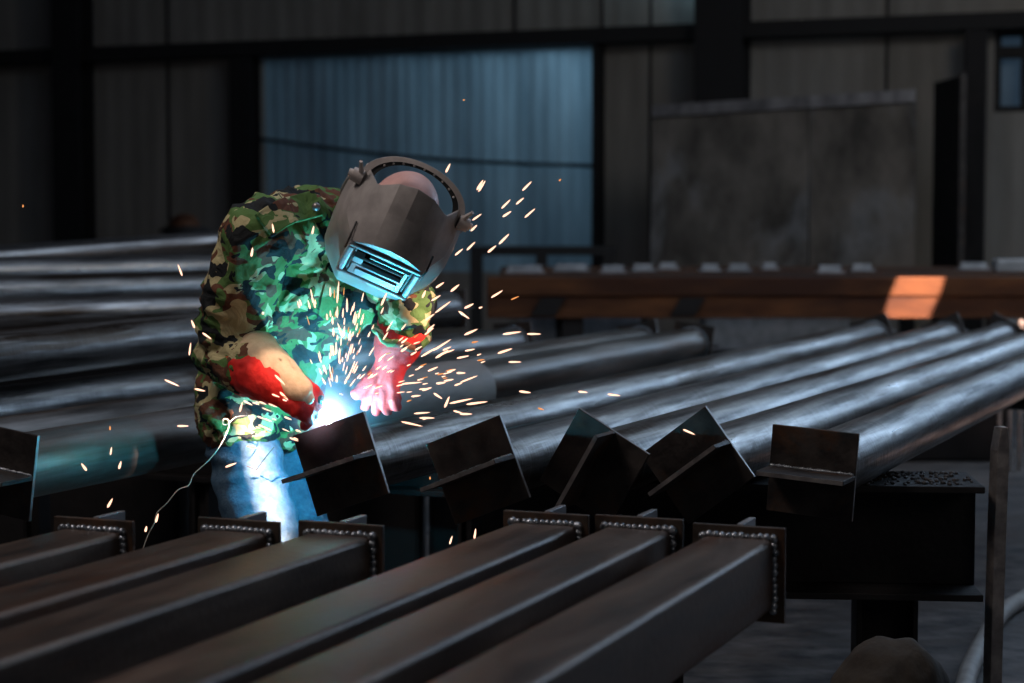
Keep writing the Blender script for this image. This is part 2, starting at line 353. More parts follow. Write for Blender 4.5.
B2 = zpipe((-80, 461), (640, 343), ZA, 12, 'steel pipe lying just behind the brown-scaled pipe, far end short of its end plate', mat='pipe_brown')
B3 = zpipe((-60, 420), (513, 343), ZA, 5, 'steel pipe of the lower left layer, directly beneath the stacked row')
Cp = zpipe((335, 413), (468, 390), .80, 0, 'short wide dusty grey open steel pipe behind the red gauntlet', mat='pipe_dust', r=.098, plates=(0, 0), open_=True, group='loose pipes')
L3 = zpipe((-60, 362), (448, 309), .944, 3, 'stacked steel pipe ending behind the welder\'s sleeve with a tilted end plate', plates=(0, 1), ps=.085)
L4 = zpipe((-60, 323), (330, 308), .983, 0, 'steel pipe in the left stack, third below the top', plates=(0, 0), group='plain pipes stacked at the left')
L5 = zpipe((-60, 297.5), (330, 283), 1.054, 0, 'steel pipe in the left stack, second below the top', plates=(0, 0), group='plain pipes stacked at the left')
L6 = zpipe((-60, 276), (330, 267.3), 1.116, 0, 'steel pipe in the left stack with a bright highlight, just below the topmost', plates=(0, 0), group='plain pipes stacked at the left')
L7 = pipe(W(-60, 265, 9.0), W(300, 240, 9.9), 0, 'topmost steel pipe of the left stack, sloping upward to the right', plates=(0, 0), group='plain pipes stacked at the left')

# ------------------------------------------------------------------ square tubes in the foreground
def sqtube(px, py, label, mat='tube', tl=2.6, fin=True):
    p0 = PZ(px, py, .673); dv = ray(1285, 230); u = Vector((dv.x, dv.y, 0)).normalized()
    t = thing('square_tube', label, 'steel tube', group='square steel tubes in the foreground', mat=axis_frame(p0, p0+u, 0))
    s = .066; bm = bmesh.new(); th = .006; rc = .011
    def sect(hs, r, z):
        vs = []
        for cx, cy, a0 in ((1, 1, 0), (-1, 1, 90), (-1, -1, 180), (1, -1, 270)):
            for q in range(5):
                a = math.radians(a0+q*22.5); vs.append(bm.verts.new((cx*(hs-r)+r*math.cos(a), cy*(hs-r)+r*math.sin(a), z)))
        return vs
    R = [sect(s, rc, 0), sect(s, rc, -tl), sect(s-th, rc-.004, -tl), sect(s-th, rc-.004, 0)]
    for A, B in ((R[0], R[1]), (R[1], R[2]), (R[2], R[3]), (R[3], R[0])):
        n = len(A)
        for i in range(n): j = (i+1) % n; bm.faces.new((A[i], A[j], B[j], B[i]))
    obj('tube_body', bm, M[mat], t, auto=50)
    ps = .087
    bm = bmesh.new(); box(bm, (-ps, -ps, 0), (ps, ps, .011)); obj('end_plate', bm, M['tubeplate'], t, bevel=.0015)
    bm = bmesh.new()
    for q in range(12):
        xx = -s+2*s*q/11
        for P in ((xx, s+.002), (-s-.002, xx), (s+.002, xx)): sph(bm, (P[0]+random.uniform(-.001, .001), P[1]+random.uniform(-.001, .001), -.003), .0078*random.uniform(.75, 1.2), u=8, v=6)
    obj('weld_bead', bm, M['bead'], t, smooth=True)
    if fin:
        bm = bmesh.new(); box(bm, (-.006, -ps, .011), (.006, ps+.002, .10)); obj('fin_plate', bm, M['greysteel'], t, bevel=.001)
    return t
sqtube(93, 565, 'square steel tube furthest left in the foreground')
sqtube(238, 566, 'pale-topped square steel tube, its plate in front of the welder\'s trouser leg')
sqtube(340, 570, 'broad square steel tube third from the left, beaded plate under the plate being welded')
sqtube(545, 558, 'square steel tube of the right-hand trio, leftmost with a warm brown edge')
sqtube(638, 563, 'square steel tube of the right-hand trio, the middle one')
sqtube(738, 573, 'rightmost square steel tube with its whole side face showing')

# ------------------------------------------------------------------ supports
def trestle(p0, p1, ztop, hgt, wid, legs, label, name='support_beam', lw=.13, group=None, H_=True, mat='beam'):
    d = (p1-p0); d.z = 0; L = d.length; d.normalize()
    mt = Matrix(((d.x, -d.y, 0, p0.x), (d.y, d.x, 0, p0.y), (0, 0, 1, 0), (0, 0, 0, 1)))
    t = thing(name, label, 'support beam', group=group, mat=mt)
    bm = bmesh.new(); w = wid/2; ft = .016
    box(bm, (0, -w, ztop-ft), (L, w, ztop)); box(bm, (0, -w, ztop-hgt), (L, w, ztop-hgt+ft)); box(bm, (0, -.006, ztop-hgt+ft), (L, .006, ztop-ft))
    obj('beam', bm, M[mat], t, bevel=.002)
    for x in legs:
        bm = bmesh.new(); zt = ztop-hgt
        l2 = lw/2
        box(bm, (x-l2, -l2, .014), (x-l2+.012, l2, zt)); box(bm, (x+l2-.012, -l2, .014), (x+l2, l2, zt)); box(bm, (x-l2+.012, -.006, .014), (x+l2-.012, .006, zt)); box(bm, (x-l2-.03, -l2-.03, 0), (x+l2+.03, l2+.03, .014))
        obj('leg', bm, M[mat], t, bevel=.002)
    return t
g = PZ(985, 487, .70); g0 = PZ(470, 478, .70)
g = Vector((g.x+.012, g.y+.14, 0)); g0 = Vector((-.10, g.y+.10, 0))
beamA = trestle(g0, g, .70, .272, .28, [.45, g.x-g0.x-.21+0], 'black steel H-beam on a stubby leg carrying the front ends of the right-hand pipes', lw=.145)
u = (PZ(1330-0, 231, 1.29)-CAM); u.z = 0; u.normalize(); e1 = Vector((u.y, -u.x, 0))
# far beam under the pipes
far = Vector((A1.location.x, A1.location.y, 0))+u*4.3
trestle(far-e1*2.3, far+e1*1.35, .70, .14, .12, [.2, 2.0, 3.4], 'dark steel beam far under the back ends of the pipes', lw=.08)
nb = Vector((B1.location.x, B1.location.y, 0))+u*1.5
trestle(nb-e1*1.15, nb+e1*.62, .70, .15, .12, [.1, .72, 1.6], 'dark steel beam on a narrow leg under the left-hand pipes', lw=.06, mat='beam')
# stack rack for the pile at left: stepped uprights, off frame left and behind the welder
def pos_on(p, s): m = p.matrix_world; return m.translation + (m.to_3x3() @ Vector((0, 0, 1)))*s
def rack(stations, label):
    base = Vector((stations[0].x, stations[0].y, 0)); t = thing('pipe_rack', label, 'rack', loc=base, group='racks under the left stack')
    for p in stations:
        q = p-base; zt = p.z-.074-.012; bm = bmesh.new()
        box(bm, (q.x-.03, q.y-.03, 0), (q.x+.03, q.y+.03, zt-.03)); box(bm, (q.x-.05, q.y-.04, zt-.03), (q.x+.05, q.y+.04, zt)); obj('upright', bm, M['beam'], t)
    return t
bpy.context.view_layer.update()
rack([pos_on(x, .12) for x in (L4, L5, L6, L7)], 'stepped steel rack under the outer ends of the left pipe stack')
rack([pos_on(x, (x.children[0].dimensions.z if False else d)) for x, d in ((L4, 1.35), (L5, 1.55), (L6, 1.6), (L7, 1.6))], 'stepped steel rack under the inner ends of the left pipe stack')
for s in (1.95, 2.7):
    p = pos_on(L3, s)
    bm = bmesh.new(); box(bm, (-.30, -.025, 0), (.30, .025, .0185))
    o = obj('spacer_bar', bm, M['wood']); o.matrix_world = Matrix.Translation((p.x, p.y, .8505)) @ Matrix.Rotation(math.atan2(e1.y, e1.x), 4, 'Z')
    tag(o, 'flat spacer bar between the lower and upper layer of the left pipes', 'spacer', 'spacer bars')
# support under the square tubes
for D_ in (2.55, 1.35):
    c = Vector((-.25 if D_ > 2 else -.75, D_, 0))
    trestle(c-e1*.95, c+e1*.75, .606, .14, .1, [.15, 1.55], 'low steel beam under the foreground square tubes', lw=.08, group='beams under the square tubes')
# upright flat bar right of the H-beam
bm = bmesh.new(); p = W(994, 600, g.y-.10)
lean_top = .028
for z0, z1 in ((0, .83),):
    vs = []
    for z in (0, .3, .6, .78, .835):
        k = (z/.835); cx = .012*k**2; w = .020 if z < .8 else .013
        vs.append([bm.verts.new((cx+a_, b__, z)) for a_, b__ in ((-w, -.004), (-w+.012, -.030), (w, -.030), (w, .004), (-w+.016, .006))])
    for A, B in zip(vs[:-1], vs[1:]):
        for i in range(5): j = (i+1) % 5; bm.faces.new((A[i], A[j], B[j], B[i]))
    bm.faces.new(vs[0][::-1]); bm.faces.new(vs[-1])
o = obj('steel_post', bm, M['edge'], bevel=.0015); o.location = (p.x+.004, g.y-.06, 0); tag(o, 'upright grey steel flat bar standing at the end of the H-beam', 'post')
# slag and scrap crumbs on the H-beam flange
bm = bmesh.new(); rr = random.Random(3)
for i in range(200):
    x = rr.uniform(.72, g.x-.01); y = g.y+rr.uniform(-.12, .12); s = rr.uniform(.002, .0075)
    bmesh.ops.create_icosphere(bm, subdivisions=1, radius=s, matrix=Matrix.Translation((x, y, .70+s*.5)) @ Matrix.Diagonal((1, 1.2, .7, 1)))
tag(obj('slag_crumbs', bm, M['slag']), 'dark slag crumbs scattered on the H-beam flange', 'debris', kind='stuff')
# hose on the floor
pts = [PZ(x, y, .03) for x, y in ((1060, 575), (1028, 596), (1003, 612), (984, 640), (970, 668), (955, 705), (900, 735))]
bm = bmesh.new(); tube_path(bm, spline(pts, 6), .028, 10)
tag(obj('flat_hose', bm, M['hose'], smooth=True), 'pale hose curving over the floor behind the upright steel bar', 'hose')
# canvas sack
bm = bmesh.new(); sp = W(885, 760, 4.02); sp.z = 0
for i, (dx, dy, z, r) in enumerate(((0, 0, .13, .16), (-.07, .02, .12, .13), (.08, 0, .10, .13), (.0, -.02, .21, .12), (.05, 0, .21, .09))): sph(bm, (dx, dy, z), r, (1, .8, .85))
me = remesh(bm, .012, 4, lambda c, n: .014*noise.noise(Vector((c.x*9, c.y*9, c.z*16))) + .006*noise.noise(c*30))
mz = min(v.co.z for v in me.vertices)
o = obj('canvas_sack', me, M['darkcloth'], smooth=True); o.scale = (1.05, 1, 1.32); o.location = (sp.x, sp.y, -mz*1.32+.002); tag(o, 'brown canvas sack slumped on the floor in front of the stubby leg', 'sack')

# ------------------------------------------------------------------ background stock
def flatstack(name, label, cat, px0, px1, D, z0, z1, dep, mat, group=None, bev=.01):
    a = ptw(px0, D); b = ptw(px1, D)
    bm = bmesh.new(); box(bm, (0, 0, 0), (b.x-a.x, dep, z1-z0)); o = obj(name, bm, mat, bevel=bev); o.location = (a.x, D, z0)
    return tag(o, label, cat, group)
# long rust-red beams on trestles
D0 = 11.0
def bz(py): return H-(py-230)/F*D0
t = thing('rusty_beam', 'long rust-red steel beam crossing behind the pipes with a sunlit patch', 'beam', (ptw(487, D0).x, D0, 0))
Lb = 5.2
bm = bmesh.new(); zt, zb = bz(277), bz(318); zm = bz(296)
box(bm, (0, 0, zm), (Lb, .10, zt)); obj('upper_member', bm, M['rust'], t, bevel=.006)
bm = bmesh.new(); box(bm, (0, .012, zb+.012), (Lb, .09, zm-.002)); box(bm, (0, -.02, zb), (Lb, .11, zb+.014)); obj('lower_member', bm, M['rust'], t, bevel=.004)
bm = bmesh.new()
for px in (700, 560):
    x = ptw(px, D0).x-t.location.x; 
    vs = [bm.verts.new(v) for v in ((x-.17, -.035, zb+.014), (x-.03, -.035, zb+.014), (x+.03, -.035, zm-.01), (x-.11, -.035, zm-.01))]
    f = bm.faces.new(vs); e = bmesh.ops.extrude_face_region(bm, geom=[f]); bmesh.ops.translate(bm, vec=(0, .05, 0), verts=[v for v in e['geom'] if isinstance(v, bmesh.types.BMVert)])
obj('gusset', bm, M['black'], t)
for i, x in enumerate((.5, 4.6)):
    bm = bmesh.new(); box(bm, (x-.06, .0, 0), (x+.06, .09, zb)); obj('leg', bm, M['black'], t)
for i in range(6):
    y = D0+.45+i*.5; z = zt+.0
    bm = bmesh.new(); x0 = ptw(500, y).x; 
    box(bm, (0, 0, 0), (5.2+.25*i, .16, .10)); o = obj('stacked_beam', bm, M['rust'] if i % 2 else M['beam'], bevel=.008); o.location = (x0, y, zm+.01)
    nm = ['second', 'third', 'fourth', 'fifth', 'sixth', 'seventh', 'eighth'][i]
    tag(o, 'steel beam lying level behind the rust-red one, %s from the front' % nm, 'beam', 'beams stacked behind the rusty one')
t = thing('bearer_frame', 'black bearer frame under the level beams', 'support', (ptw(560, 12.5).x, D0+.5, 0))
for x in (0, ptw(960, 12.5).x-t.location.x):
    bm = bmesh.new(); box(bm, (x-.08, -.10, zm-.12), (x+.08, 2.8, zm+.009)); obj('bearer', bm, M['black'], t)
    for y in (0, 2.6):
        bm = bmesh.new(); box(bm, (x-.05, y, 0), (x+.05, y+.1, zm-.12)); obj('leg', bm, M['black'], t)
# bright cut plates lying on the beams
for i, (a, b, py) in enumerate(((505, 545, 270), (553, 590, 268), (600, 627, 270), (632, 656, 267), (658, 680, 265), (700, 722, 269), (728, 752, 267), (762, 780, 265), (818, 846, 270), (852, 876, 267), (960, 992, 266))):
    Dp = 11.05+(277-py)*.16; zz = zt+.003 if Dp < 11.1 else zm+.111
    # settle on the nearest beam row
    row = min(5, max(0, round((Dp-D0-.45)/.5))); y = D0+.47+row*.5
    x0 = ptw(a, y).x; x1 = ptw(b, y).x
    bm = bmesh.new(); box(bm, (0, 0, 0), (x1-x0, .12, .012)); box(bm, (.02, .05, .012), (x1-x0-.02, .06, .05)); o = obj('cut_plate', bm, M['palesheet'], bevel=.002); o.location = (x0, y, zm+.111)
    tag(o, 'small pale cut plate lying on the stacked beams behind the rusty beam', 'plate', 'pale cut plates')
o = flatstack('folded_sheet', 'folded pale blue sheet on the beams at the right picture edge', 'sheet', 997, 1050, 11.95, zm+.111, zm+.20, .14, M['palesheet'], bev=.02)
# things beneath and beyond
flatstack('concrete_block', 'pale concrete block under the rusty beam, left', 'block', 520, 640, 13.4, 0, .75, .5, M['palesheet'], 'pale blocks', .02)
flatstack('concrete_block', 'pale concrete block under the rusty beam, near the pipe ends', 'block', 705, 850, 14.35, 0, .72, .4, M['palesheet'], 'pale blocks', .02)
flatstack('steel_bin', 'dark steel bin in the shadow beyond the rightmost pipe', 'bin', 640, 1012, 10.6, 0, .62, .25, M['beam'], None, .02)  # dark box added to blacken the shadow zone under the pipes
for i, (a, b, D_) in enumerate(((-22, 175, 6.4), (185, 420, 6.25), (428, 640, 6.1))):  # dark blocks added to hide the lit floor and read as shade
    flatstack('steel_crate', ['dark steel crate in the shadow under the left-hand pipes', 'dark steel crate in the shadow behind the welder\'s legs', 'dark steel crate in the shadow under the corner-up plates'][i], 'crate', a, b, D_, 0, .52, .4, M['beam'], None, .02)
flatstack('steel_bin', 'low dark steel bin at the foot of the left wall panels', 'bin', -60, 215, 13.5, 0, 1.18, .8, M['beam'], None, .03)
t = thing('work_bench', 'dark steel bench frame standing before the blue translucent sheet', 'bench', (ptw(470, 15).x, 15, 0))
bm = bmesh.new(); box(bm, (0, 0, 1.10), (1.15, .6, 1.17)); obj('bench_top', bm, M['black'], t)
for x, y in ((.0, 0), (.52, 0), (1.05, 0), (0, .5), (1.05, .5)):
    bm = bmesh.new(); box(bm, (x, y, 0), (x+.09, y+.09, 1.10)); obj('leg', bm, M['black'], t)
# dark round drum with a reddish lid by the left wall
bm = bmesh.new(); p = ptw(185, 15.5)
t = thing('steel_drum', 'dark drum with a rounded reddish lid by the left wall panels', 'drum', p)
cyl(bm, (0, 0, 0), (0, 0, 1.33), .2, .17, 28)
for z in (.4, .85, 1.28): cyl(bm, (0, 0, z), (0, 0, z+.03), .212, .212, 28)
obj('drum_body', bm, M['black'], t, auto=40)
bm = bmesh.new(); sph(bm, (0, 0, 1.33), .13, (1, 1, .8)); obj('lid', bm, M['rust'], t, smooth=True)
# pale knobs added to make the sun glints beyond the third pipe end
for i, (x, y) in enumerate(((1001, 324), (1011, 327), (1021, 323))):
    p = W(x, y, 10.2); bm = bmesh.new(); bmesh.ops.create_icosphere(bm, subdivisions=3, radius=.019)
    for v in bm.verts: v.co *= 1+.35*noise.noise(v.co*40+Vector((i, 0, 0)))
    cyl(bm, (0, 0, -p.z), (0, 0, -.01), .01, .01, 8)
    o = obj('rebar_tip', bm, M['band'], smooth=True); o.location = p
    tag(o, 'sunlit capped bar tip shining beyond the pipe ends', 'bar', 'capped bar tips')

# ------------------------------------------------------------------ the welder
hipR = W(236, 418, 4.58); hipL = W(268, 408, 4.76)
shR = W(256, 233, 4.27); shL = W(385, 252, 4.50)
elR = W(226, 352, 4.38); wrR = W(278, 384, 4.22)
elL = W(409, 308, 4.27); wrL = W(396, 350, 4.33)
kneeR = W(272, 560, 4.42); kneeL = W(300, 548, 4.66)
ankR = Vector((kneeR.x-.03, kneeR.y+.16, .09)); ankL = Vector((kneeL.x+.0, kneeL.y+.16, .09))
ARC = A1.matrix_world.translation+u*.034-e1*.052+UP*.100
head = W(401, 215, 4.15)
base = Vector(((ankR.x+ankL.x)/2, (ankR.y+ankL.y)/2, 0))
wd = thing('person', 'welder in camouflage jacket, blue jeans and raised-top grey welding helmet, bent over the first pipe', 'person', base)
def rel(bm): bmesh.ops.translate(bm, vec=-base, verts=bm.verts); return bm
gH = Vector((-.507, -.5, -.70)).normalized(); wH = Vector((.81, 0, -.586)).normalized(); hH = wH.cross(gH)
if hH.y > 0: hH = -hH
gH = (gH - wH*gH.dot(wH)).normalized()
_c, _s = math.cos(.227), math.sin(.227); gH, wH = gH*_c+wH*_s, wH*_c-gH*_s
HR = Matrix((wH, hH, gH)).transposed()      # local: x across, y crown, z face
def hp(x, y, z): return head + HR @ Vector((x, y, z))
neck = W(345, 232, 4.42)
# body: one continuous figure
bm = bmesh.new()
chain(bm, [(hipR.lerp(hipL, .5), .07), (W(262, 345, 4.62), .08), (W(300, 272, 4.58), .08), (neck, .052), (hp(0, -.06, -.05), .058)])
for a, b, c, d in ((shR, elR, wrR, 1), (shL, elL, wrL, -1)):
    chain(bm, [(neck.lerp(a, .5)+Vector((0, .03, -.01)), .045), (a, .048), (b, .040), (c, .030)])
for a, b, c in ((hipR, kneeR, ankR), (hipL, kneeL, ankL)): chain(bm, [(a, .07), (b, .052), (c, .038)])
sph(bm, hp(0, 0, 0), .1, (.80, 1.08, .98), HR, 24, 16)
sph(bm, hp(0, -.055, .03), .07, (.85, 1.1, .9), HR)
capsule(bm, hp(0, .0, .098), .009, hp(0, -.035, .112), .014, 8)
for s in (-1, 1): sph(bm, hp(s*.08, -.02, -.005), .03, (.35, 1, .6), HR); sph(bm, hp(s*.033, .005, .088), .014)
capsule(bm, hp(-.02, -.072, .092), .008, hp(.02, -.072, .092), .008, 8)
obj('body', remesh(rel(bm), .009, 5), M['skin'], wd, smooth=True)
# jacket
bm = bmesh.new()
chain(bm, [(W(241, 413, 4.54), .105), (W(244, 390, 4.56), .112), (W(262, 335, 4.57), .122), (W(288, 275, 4.51), .125), (W(300, 232, 4.47), .105)])
chain(bm, [(W(274, 412, 4.64), .10), (W(282, 370, 4.62), .11), (W(318, 285, 4.56), .118), (W(330, 240, 4.50), .105)])
chain(bm, [(W(306, 262, 4.44), .075), (W(318, 300, 4.45), .07), (W(350, 303, 4.48), .08)])
chain(bm, [(W(345, 225, 4.48), .08), (W(310, 222, 4.40), .083), (shR, .083)])
chain(bm, [(W(345, 225, 4.48), .08), (shL, .08)])
chain(bm, [(shR, .083), (W(240, 290, 4.32), .082), (elR, .074), (elR.lerp(wrR, .30), .070), (elR.lerp(wrR, .48), .066)])
chain(bm, [(shL, .08), (shL.lerp(elL, .5), .072), (elL, .058), (elL.lerp(wrL, .5), .050)])
def fold_j(c, n):
    p = c+base
    d = 0
    # slack folds across the sleeve and diagonal drags over the chest and back
    q = Vector((p.x*4, p.y*4, p.z*21 + 7*noise.noise(p*5)))
    d += .009*(1-abs(noise.noise(q))*2.4)
    q2 = Vector((p.x*18+p.z*9, p.y*7, p.z*8)); d += .009*(1-abs(noise.noise(q2+Vector((3, 1, 7))))*2.2)
    near_el = math.exp(-((p-elR).length/.13)**2)
    d += near_el*.009*math.sin((p.z*1.0+p.x*.5)*80+5*noise.noise(p*7))
    return d-.006
jk = obj('jacket', remesh(rel(bm), .0075, 8, fold_j), M['camo'], wd, smooth=True)
# front placket + epaulette + button + cuff
def ribbon(bm, pts, width, th, nrm):
    P = [Vector(p) for p in pts]; rings = []
    for i, p in enumerate(P):
        t = (P[min(i+1, len(P)-1)]-P[max(i-1, 0)]).normalized(); n = nrm(p) if callable(nrm) else nrm; s = t.cross(n).normalized(); n2 = s.cross(t)
        w = width[i] if isinstance(width, (list, tuple)) else width
        rings.append([bm.verts.new(p+s*a*w/2+n2*b*th/2) for a, b in ((-1, -1), (1, -1), (1, 1), (-1, 1))])
    for A, B in zip(rings[:-1], rings[1:]):
        for i in range(4): j = (i+1) % 4; bm.faces.new((A[i], A[j], B[j], B[i]))
    bm.faces.new(rings[0][::-1]); bm.faces.new(rings[-1])
def on_jacket(px, py):      # point on the jacket surface along a bearing
    o_ = CAM-base; d = ray(px, py).normalized()
    hit, loc, nr, _ = jk.ray_cast(o_, d)
    return (loc, nr) if hit else (W(px, py, 4.3)-base, Vector((0, -1, 0)))
bpy.context.view_layer.update()
def strip(name, pxs, width, mat, lift=.006, th=.006, parent=jk):
    bm = bmesh.new(); pn = [on_jacket(*q) for q in pxs]
    P = spline([l+n*lift for l, n in pn], 4); avg = sum((n for l, n in pn), Vector()).normalized()
    ribbon(bm, P, width, th, avg); return obj(name, bm, mat, parent, bevel=.002)
strip('epaulette', [(262, 225), (280, 216), (298, 210), (317, 206)], .062, M['camo'], lift=.012, th=.012)
l, n = on_jacket(313, 208); bm = bmesh.new(); sph(bm, l+n*.021, .010, (1, 1, 1)); obj('button', bm, M['edge'], jk, smooth=True)
strip('front_placket', [(335, 262), (331, 285), (326, 310), (324, 330)], .035, M['camo'], lift=.004)
# jeans
bm = bmesh.new()
chain(bm, [(hipR.lerp(hipL, .5), .09), (hipR, .085)])
for a, b, c in ((hipR, kneeR, ankR), (hipL, kneeL, ankL)): chain(bm, [(a, .088), (a.lerp(b, .45), .090), (b, .080), (b.lerp(c, .5), .072), (c+Vector((0, 0, .03)), .065)])
def fold_t(c, n):
    q = Vector((c.x*5, c.y*5, c.z*17)); return .012*(1-abs(noise.noise(q))*2.2)-.006
obj('jeans', remesh(rel(bm), .009, 5, fold_t), M['jeans'], wd, smooth=True)
for k_, a in enumerate((ankR, ankL)):
    bm = bmesh.new(); f_ = Vector((.35, -.94, 0)).normalized(); a0 = Vector((a.x, a.y, 0))
    chain(bm, [(a0+Vector((0, 0, .14)), .052), (a0+Vector((0, 0, .06)), .052), (a0+f_*.09+UP*.05, .045), (a0+f_*.17+UP*.042, .040)]); sph(bm, a0-f_*.03+UP*.045, .045)
    for v in bm.verts: v.co.z = max(v.co.z, .002)
    obj('boot', remesh(rel(bm), .008, 3), M['boot'], wd, smooth=True)
# gloves: gauntlet, palm, four fingers and a thumb
def glove(wr, elb, palm_end, fdir_pts, thumb, rc=.058, rw=.046, pw=.045, name='glove', mat='glove', across=None):
    bm = bmesh.new()
    g0 = elb.lerp(wr, .50)
    chain(bm, [(g0, rc), (wr, rw)])
    ax = across.normalized()
    for k_ in (-1, -.33, .33, 1): chain(bm, [(wr+ax*k_*.018, .026), (palm_end+ax*k_*.030, .019)], 12)
    for k_, pts in zip((-1, -.33, .33, 1), fdir_pts):
        p = palm_end+ax*k_*.031; pr = [(p, .0155)]
        for q, r in zip(pts, (.0145, .0135, .0125)): p = p+q; pr.append((p, r))
        chain(bm, pr, 12)
    chain(bm, [(wr+ax*thumb[0]*.02, .024)]+[(q, r) for q, r in zip(thumb[1], (.021, .018, .015))], 12)
    me = remesh(rel(bm), .0042, 4, lambda c, n: .0035*noise.noise(c*38)+.002*noise.noise(c*80))
    return obj(name, me, M[mat], wd, smooth=True)
# right hand closes around the electrode holder
pe = W(300, 397, 4.185)
ax = Vector((.25, .25, .93))
dR = (W(322, 407, 4.2)-pe).normalized()
fR = [[dR*.022+Vector((0, .012, -.008)), dR*.008+Vector((.004, .024, -.012)), Vector((-.012, .014, -.012))] for _ in range(4)]
fR = [[q*s_ for q in f_] for f_, s_ in zip(fR, (.85, 1.0, 1.1, 1.0))]
gl = glove(wrR, elR, pe, fR, (1, [W(284, 380, 4.24), W(300, 384, 4.25), W(311, 392, 4.24)]), across=ax, rc=.068, rw=.052)
# cream layer painting the sunlit top of the right gauntlet
bm = bmesh.new()
chain(bm, [(elR.lerp(wrR, .50)+Vector((.014, -.006, .034)), .052), (wrR+Vector((.006, -.0, .026)), .040), (pe+Vector((0, -.002, .016)), .030), (W(308, 398, 4.19), .016)], 14)
obj('back_panel', remesh(rel(bm), .0045, 5, lambda c, n: .003*noise.noise(c*40)), M['gloveback'], gl, smooth=True)
# left hand braced on the pipe, thumb toward the arc
pe = W(386, 381, 4.335)
fL = [[Vector((-.016, -.006, -.030)), Vector((-.010, .0, -.022)), Vector((-.004, .006, -.012))], [Vector((-.010, -.010, -.032)), Vector((-.006, -.002, -.024)), Vector((0, .006, -.012))],
      [Vector((-.004, -.012, -.032)), Vector((-.002, -.004, -.022)), Vector((.002, .006, -.010))], [Vector((.004, -.010, -.026)), Vector((0, -.004, -.018)), Vector((.002, .004, -.008))]]
glove(wrL, elL, pe, fL, (-1, [W(380, 370, 4.34), W(368, 384, 4.34), W(356, 394, 4.34)]), across=Vector((.6, -.75, -.1)), rc=.062, rw=.052)
# cuffs of the sleeves
for a, b, px in ((elR, wrR, .50), (elL, wrL, .52)):
    bm = bmesh.new(); p = a.lerp(b, px); R = frame_from(b-a); n_ = 28; pts = [p+R @ Vector((math.cos(2*math.pi*i/n_)*.060, math.sin(2*math.pi*i/n_)*.060, .006*math.sin(i*1.3))) for i in range(n_)]
    tube_path(bm, pts, .011, 8, closed=True); obj('cuff', rel(bm), M['camo'], jk, smooth=True)

# helmet ---------------------------------------------------------------
hm = bpy.data.objects.new('welding_helmet', None); C.objects.link(hm); hm.parent = wd; hm.matrix_local = Matrix.Translation(head-base) @ HR.to_4x4()
hm['label'] = 'grey welding helmet with blue-lit window frame'
def sect_pts(y):
    # half outline (x>=0) of the shell: (x, z) list from the front middle to the rear edge
    if y > .14: front = .164-(y-.14)*1.6
    elif y > -.10: front = .164-(.14-y)*.11
    else: front = .1376-(-.10-y)*.30
    dn = max(0, min(1, (-.10-y)/.13))
    wf_ = .078-.012*dn; ws = .131-.012*dn**2-.016*max(0, min(1, (y-.0)/.12))
    back = .005-(.12-min(y, .12))*.30
    return [(0, front), (wf_*.5, front), (wf_-.004, front), (wf_+.004, front-.006), (ws-.012, front-.050), (ws, front-.075), (ws+.004, (front-.075+back)/2), (ws+.004, back)]
def side_y(y, x): return y-max(0, y-.06)*.78*min(1, abs(x)/.112)**2.1
ys = [-.228, -.222, -.205, -.17, -.13, -.09, -.042, -.035, .0, .05, .095, .105, .14, .18, .215]
bm = bmesh.new(); rows = []
for y in ys:
    h_ = sect_pts(y); full = [(-x, z) for x, z in h_[::-1][:-1]]+h_
    if y < -.215: k_ = .95 if y > -.225 else .90; full = [(x*k_, z*k_) for x, z in full]
    rows.append([bm.verts.new((x, side_y(y, x), z)) for x, z in full])
nc = len(rows[0])
for i in range(len(rows)-1):
    for j in range(nc-1):
        yc = (ys[i]+ys[i+1])/2; xm = (rows[i][j].co.x+rows[i][j+1].co.x)/2
        if -.036 < yc < .096 and abs(xm) < .076: continue      # window opening
        bm.faces.new((rows[i][j], rows[i][j+1], rows[i+1][j+1], rows[i+1][j]))
# chin closing
bot = rows[0]; cb = bm.verts.new((0, -.215, .02))
for j in range(nc-1): bm.faces.new((bot[j+1], bot[j], cb))
o = obj('shell', bm, M['helmet'], hm, auto=38); md = o.modifiers.new('s', 'SOLIDIFY'); md.thickness = .004; md.offset = -1
md = o.modifiers.new('b', 'BEVEL'); md.width = .004; md.segments = 2; md.limit_method = 'ANGLE'; md.angle_limit = math.radians(25)
# rolled rim along the open rear edge
bm = bmesh.new()
for s in (-1, 1):
    tube_path(bm, spline([rows_co for rows_co in [Vector((s*(sect_pts(y)[-1][0]), side_y(y, .13), sect_pts(y)[-1][1])) for y in ys[1:-1]]], 2), .0055, 8)
obj('rim', bm, M['helmetframe'], hm, smooth=True)
# window frame box standing proud
zf = .152
def frame_box(bm, x0, x1, y0, y1, z0, z1, w):
    box(bm, (x0, y0, z0), (x1, y0+w, z1)); box(bm, (x0, y1-w, z0), (x1, y1, z1)); box(bm, (x0, y0+w, z0), (x0+w, y1-w, z1)); box(bm, (x1-w, y0+w, z0), (x1, y1-w, z1))
bm = bmesh.new(); frame_box(bm, -.084, .084, -.046, .106, .138, .167, .016); wf = obj('window_frame', bm, M['helmetframe'], hm, bevel=.005)
bm = bmesh.new(); frame_box(bm, -.067, .067, -.029, .089, .148, .160, .006); obj('inner_frame', bm, M['handle'], wf, bevel=.002)
bm = bmesh.new(); box(bm, (-.070, -.034, .126), (.070, .094, .130)); obj('lens', bm, M['lens'], wf)
bm = bmesh.new(); box(bm, (-.060, -.028, .154), (.060, .022, .164)); box(bm, (-.048, -.016, .164), (.048, .010, .168)); obj('lower_flap', bm, M['helmetframe'], wf, bevel=.003)
